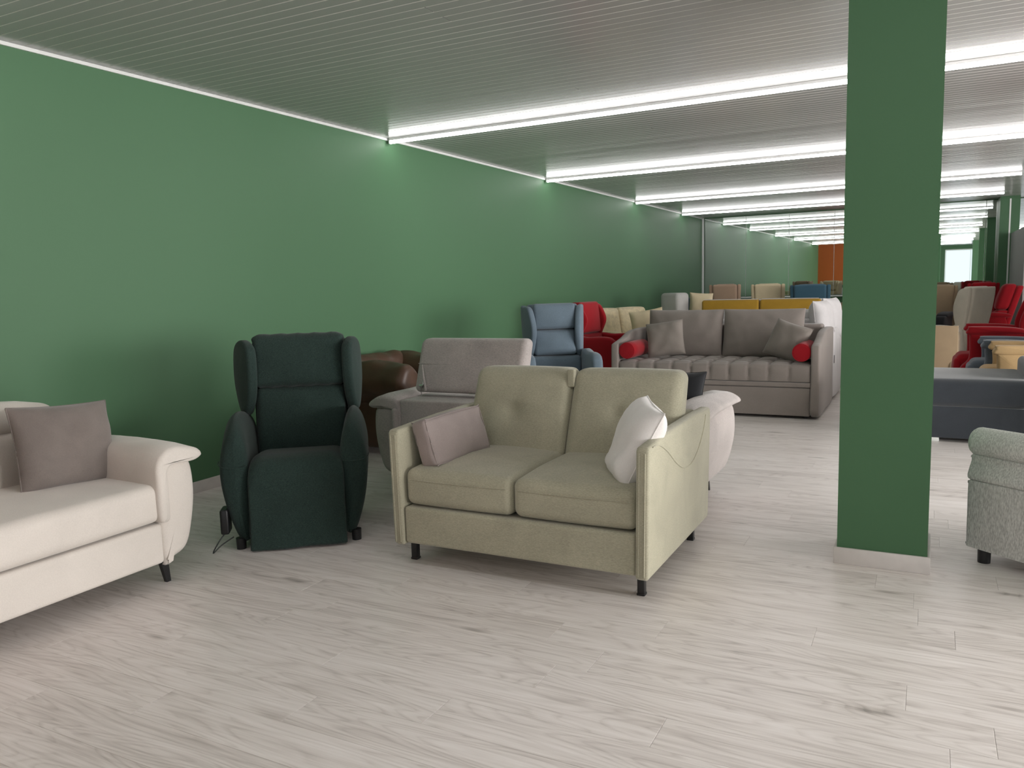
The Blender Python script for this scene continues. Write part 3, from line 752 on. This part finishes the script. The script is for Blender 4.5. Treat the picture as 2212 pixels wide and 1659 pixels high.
tu = tufted(); sidebox = box(-1.002, 1.002, .025, .93, .376, .53)
part('mattress', join(tu, sidebox), F_TAUPE2, db, angle=70)
part('back_frame', warp(rbox(-1.0, 1.0, 1.02, 1.22, .37, .905, .03, 3, 3), lambda x, y, z: (x, y, z-(.0))), F_TAUPE2, db)
for s in (-1, 1):
    x0, x1 = (-.93, -.055) if s < 0 else (-.045, .83)
    g, path = pillow(.885, .54, .20, .025, 11+s, .006, 30)
    b = part('back_cushion', warp(xf(g, loc=((x0+x1)/2, .86, .815)), lambda x, y, z: (x, y+(z-.8)*.25, z)), F_TAUPE2, db)
part('foot', join(*[cyl(x, y, 0, .035, .03) for x in (-.95, .95) for y in (.12, 1.15)]), M_BLACK, db)
def bolster(x, label):
    t = thing('bolster', label, 'pillow', (x, 8.50, .672), 0)
    n = 28; path = [(0, y, 0) for y in (-.135, -.13, .0, .25, .44, .445)]
    part('cover', tube([(0, -.14, 0), (0, -.138, 0), (0, -.13, 0), (0, 0, 0), (0, .2, 0), (0, .40, 0), (0, .408, 0), (0, .41, 0)], [.072, .085, .091, .094, .094, .091, .085, .072], n), F_RED, t, angle=60)
    for y in (-.136, .406): part('piping', tube([(.087*math.cos(a), y, .087*math.sin(a)) for a in [2*PI*i/n for i in range(n+1)]], .0035, 6, False), F_RED, t)
bolster(-1.105, 'round crimson bolster at the right arm of the taupe daybed')
bolster(-2.935, 'round crimson bolster at the left arm of the taupe daybed')
place_pillow('pillow', 'square taupe pillow beside the left crimson bolster', pillow(.42, .41, .15, .05, 21), F_TAUPE3, (-2.62, 8.78, .775), (.05, -1, .38), -9)
place_pillow('pillow', 'square taupe pillow beside the right crimson bolster', pillow(.41, .40, .15, .05, 22), F_TAUPE3, (-1.30, 8.78, .76), (-.25, -1, .38), 17)

# off-white sofa back to back with the daybed
ow = simple_sofa('off-white sofa standing back to back with the taupe daybed', (-1.95, 10.68, 0), 180, F_OFFW, W=2.04, D=.98, arm=.83, back=1.05, seat=.50, armw=.12, base_z=.05, nb=2)
part('label_tag', bbox_(-1.024, -1.019, .935, .96, .44, .53, .001), M_BLACK, ow, 'small black label on the arm side')
for i, (x, y) in enumerate(((-1.06, 9.83), (-1.0, 10.28))):
    place_pillow('pillow', ('off-white pillow standing on the off-white sofa end nearest the daybed', 'off-white pillow at the far front end of the off-white sofa')[i], pillow(.42, .50, .20, .03, 30+i), F_OFFW, (x-.02, y, .90+.02*i), (1, -.25, .12), 0)

# mustard sofa
mu = thing('sofa', 'mustard yellow sofa with pale piping behind the off-white sofa', 'sofa', (-2.2, 11.55, 0), 0)
for s in (-1, 1):
    x0, x1 = (-.85, -.003) if s < 0 else (.003, .85)
    b = part('back_cushion', rbox(x0, x1, .55, .70, .45, 1.125, .04, 4, 6, (0, .03, 0)), F_MUST, mu)
    part('piping', tube(curve([(x0+.03, .60, 1.128), (0.5*(x0+x1), .60, 1.13), (x1-.03, .60, 1.128)], 5, False), .006, 6), F_OFFW, b)
    part('seat_cushion', rbox(x0, x1, .0, .60, .30, .45, .04, 3, 4, (0, 0, .02)), F_MUST, mu)
part('base', rbox(-.85, .85, .02, .75, .08, .30, .02, 2, 2), F_MUST, mu)
part('back_frame', rbox(-.86, .88, .70, .80, .10, 1.12, .02, 2, 2), F_OFFW, mu)
for s in (-1, 1):
    part('arm', rbox(s*.90-.05, s*.90+.05, 0, .80, .10, .62, .04, 3, 3), F_MUST, mu)
    for y in (.06, .7): part('foot', cyl(s*.9, y, 0, .11, .02, .02, 12), M_BLACK, mu)

# grey block armchair, back to camera, by the wall
gb = thing('armchair', 'light grey square-backed armchair turned away by the green wall', 'armchair', (-3.33, 12.66, 0), 154)
part('back_shell', rbox(-.19, .19, .28, .56, .08, 1.245, .06, 4, 4), F_LGREY, gb)
part('seat', rbox(-.20, .20, -.2, .30, .28, .45, .05, 3, 3), F_LGREY, gb)
part('base', rbox(-.19, .19, -.18, .30, .06, .28, .02, 2, 2), F_LGREY, gb)
for s in (-1, 1):
    part('arm', rbox(s*.24-.05, s*.24+.05, -.2, .50, .06, .62, .03, 3, 3), F_LGREY, gb)
    for y in (-.14, .44): part('foot', cyl(s*.22, y, 0, .07, .02, .02, 10), M_BLACK, gb)
place_pillow('pillow', 'cream pillow between the grey armchair and the mustard sofa', pillow(.38, .40, .16, .05, 41), F_CREAMP, (-3.38, 13.38, 1.02), (.4, -1, .1), 4)
mo = thing('ottoman', 'maroon ottoman under the cream pillow by the mustard sofa', 'ottoman', (-3.28, 13.38, 0), 0)
part('cushion', rbox(-.25, .25, -.25, .25, .68, .83, .04, 3, 3), F_MAROON, mo); part('base', rbox(-.24, .24, -.24, .24, .04, .68, .02, 2, 2), F_OFFW, mo)
for x in (-.2, .2):
    for y in (-.2, .2): part('foot', cyl(x, y, 0, .05, .02, .02, 10), M_BLACK, mo)

# chairs by the mirror, turned to it
wing_chair('rosy brown wing chair, its back to the camera, leftmost at the mirror', (-3.16, 14.72, 0), 184, F_BROWNC, W=.60, Hh=1.36, arm=.8, seat=.6, D=.80)
wing_chair('cream wing chair, its back to the camera, between brown and petrol blue chairs', (-2.39, 14.72, 0), 180, F_CREAMP, W=.62, Hh=1.35, arm=.8, seat=.6, D=.80)
wing_chair('petrol blue wing chair, its back to the camera, right of the cream one', (-1.62, 14.35, 0), 176, F_TEAL, W=.70, Hh=1.325, arm=.8, seat=.6, D=.80)
wing_chair('pale blue-grey chair partly hidden between grey and brown chairs', (-3.55, 15.7, 0), 150, F_BLUE, W=.62, Hh=1.12, arm=.7, seat=.5, D=.75)
wing_chair('brown armchair showing just left of the green column', (-.92, 13.7, 0), 178, F_BEIGE, W=.62, Hh=1.06, arm=.75, seat=.5, D=.8)

# ------------------------------------------------------------------ right of the column
dk = thing('chaise_longue', 'anthracite velvet chaise just right of the green column', 'sofa', (.27, 7.55, 0), 0)
part('cushion', warp(rbox(-.50, .50, .0, 1.0, .30, .535, .055, 5, 8, (0, .01, .015)), lambda x, y, z: (x, y, z)), F_ANTH, dk)
part('base', rbox(-.495, .49, .008, .98, .035, .305, .006, 2, 3), F_ANTH, dk)
part('backrest', rbox(.47, .66, .12, 1.0, .05, .66, .05, 4, 4), F_ANTH, dk)
for x in (-.2, .4):
    for y in (.08, .9): part('foot', rbox(x-.05, x+.05, y-.07, y+.05, .0, .036, .006, 1, 1), M_WHITE if x < 0 else M_BLACK, dk)

# rolled-arm linen armchair at the right edge
ga = thing('armchair', 'grey melange linen armchair with rolled arm, cut off by the right edge', 'armchair', (.455, 4.735, 0), -128)
rp = curve([(.25, .075), (.34, .072), (.413, .085), (.42, .20), (.42, .385), (.405, .407)], 4, False)
lower = curve([(.26, .07), (.40, .07), (.417, .09), (.420, .24), (.420, .38), (.405, .408), (.26, .408)], 4)
middle = curve([(.26, .402), (.40, .404), (.424, .425), (.415, .46), (.398, .50), (.397, .53), (.30, .53), (.26, .5)], 5)
rollp = [(.353+.072*math.cos(a), .588+.072*math.sin(a)) for a in [2*PI*i/26 for i in range(26)]]
for s in (1, -1):
    f = (lambda g: g) if s > 0 else flipx
    a = part('arm', f(prism(lower, 0, .86, 'y', .018, 3, 3)), F_GREYL, ga)
    part('arm_neck', f(prism(middle, -.004, .86, 'y', .02, 3, 3)), F_GREYL, a)
    part('arm_roll', f(prism(rollp, -.015, .86, 'y', .035, 4, 3)), F_GREYL, a)
part('seat', rbox(-.26, .26, .0, .66, .30, .47, .045, 3, 4, (0, 0, .02)), F_GREYL, ga)
part('base', rbox(-.26, .26, .01, .80, .075, .30, .015, 2, 2), F_GREYL, ga)
part('backrest', warp(rbox(-.30, .30, .66, .86, .30, .92, .06, 4, 4, (0, .02, 0)), lambda x, y, z: (x, y+(z-.4)*.15, z)), F_GREYL, ga)
for x in (-.36, .375):
    for y in (.075, .80): part('foot', cyl(x, y, 0, .078, .028, .030, 18), M_BLACK, ga)

# row of recliners facing left
def recliner(label, loc, rotz, mat, W=.74, arm=.66, D=.90, back=1.10, name='recliner', pad=True, wings=False):
    t = thing(name, label, 'armchair', loc, rotz); hw = W/2; aw = .15
    side = curve([(.06, .05), (.0, .20), (.02, .36), (.10, .47), (.10, arm-.10), (.12, arm-.05), (.5, arm-.06), (D-.05, arm-.08), (D, .4), (D-.02, .05)], 5)
    padp = curve([(.085, arm-.085), (.085, arm-.02), (.12, arm), (.45, arm-.005), (.62, arm-.03), (.64, arm-.075), (.4, arm-.085)], 5)
    for s in (-1, 1):
        x0, x1 = (hw-aw, hw) if s > 0 else (-hw, -hw+aw)
        a = part('arm', prism(side, x0, x1, 'x', .025, 3, 2, dome=.008), mat, t)
        if pad: part('arm_pad', prism(padp, x0-.012, x1+.012, 'x', .028, 4, 2, dome=.004), mat, a)
    part('seat', rbox(-hw+aw, hw-aw, -.02, D-.22, .34, .50, .06, 4, 4, (0, .01, .02)), mat, t)
    part('footrest', rbox(-hw+aw, hw-aw, -.045, .05, .06, .46, .045, 4, 4, (0, .02, 0)), mat, t)
    part('base', rbox(-hw+aw, hw-aw, .06, D-.05, .05, .33, .02, 2, 2), mat, t)
    tf = lambda x, y, z: (x, y+(z-.45)*.28, z)
    part('backrest', warp(rbox(-hw+aw+.01, hw-aw-.01, D-.28, D-.10, .46, .83, .05, 4, 5, (0, .04, 0)), tf), mat, t)
    part('headrest', warp(rbox(-hw+aw+.0, hw-aw-.0, D-.30, D-.12, .83, back, .06, 4, 5, (0, .03, 0)), tf), mat, t)
    part('back_shell', warp(rbox(-hw+aw, hw-aw, D-.12, D-.02, .12, back-.03, .04, 3, 3), tf), mat, t)
    if wings:
        wp = curve([(D-.42, back-.10), (D-.36, back-.02), (D-.22, back-.02), (D-.08, back-.06), (D-.08, .62), (D-.24, .60), (D-.36, .70), (D-.44, .86)], 6)
        for s in (-1, 1): part('wing', warp(prism(wp, s*(hw-aw+.02)-.03, s*(hw-aw+.02)+.03, 'x', .02, 3, 2, dome=.01), tf), mat, t)
    for x in (-hw+.08, hw-.08):
        for y in (.14, D-.1): part('foot', cyl(x, y, 0, .055, .025, .025, 12), M_BLACK, t)
    return t
recliner('tan leatherette recliner facing left, nearest of the row at the right', (.50, 9.12, 0), -90, F_TAN, W=.72, arm=.725, back=1.08)
recliner('slate blue recliner between the tan and the crimson recliners', (.44, 9.86, 0), -90, F_SLATE, W=.72, arm=.725, back=1.10)
recliner('crimson winged recliner right of the slate blue one', (.33, 10.66, 0), -90, F_RED, W=.80, arm=.82, back=1.22, pad=True, wings=True)
recliner('crimson recliner with padded headrest, farthest in the right row', (.52, 15.0, 0), -90, F_RED, W=.72, arm=.80, back=1.24, D=.62)
wing_chair('ivory wing chair with rounded side, turned away behind the crimson recliners', (.19, 13.95, 0), -125, F_IVORY, W=.72, Hh=1.23, arm=.66, D=.64, seat=.5)
bs = simple_sofa('beige sofa turned away, visible just right of the green column', (.06, 13.05, 0), 176, F_BEIGE, W=.74, D=.7, arm=.60, back=.70, seat=.42, armw=.10)
part('rear_panel', rbox(-.37, .37, .695, .715, .09, .72, .01, 2, 2), F_BEIGE, bs)
# far end, right
recliner('black leatherette recliner in the far aisle right of the column', (-.05, 15.4, 0), 170, F_BLACK, W=.9, arm=.80, back=.98)
wing_chair('taupe wing chair close to the mirror right of the column', (.15, 16.3, 0), 182, F_BEIGE, W=.62, Hh=1.25, arm=.8, seat=.5, D=.75)
wing_chair('small crimson wing chair close to the mirror right of the column', (.72, 16.6, 0), 190, F_RED, W=.56, Hh=1.27, arm=.8, seat=.5, D=.7)

bpy.context.view_layer.update()
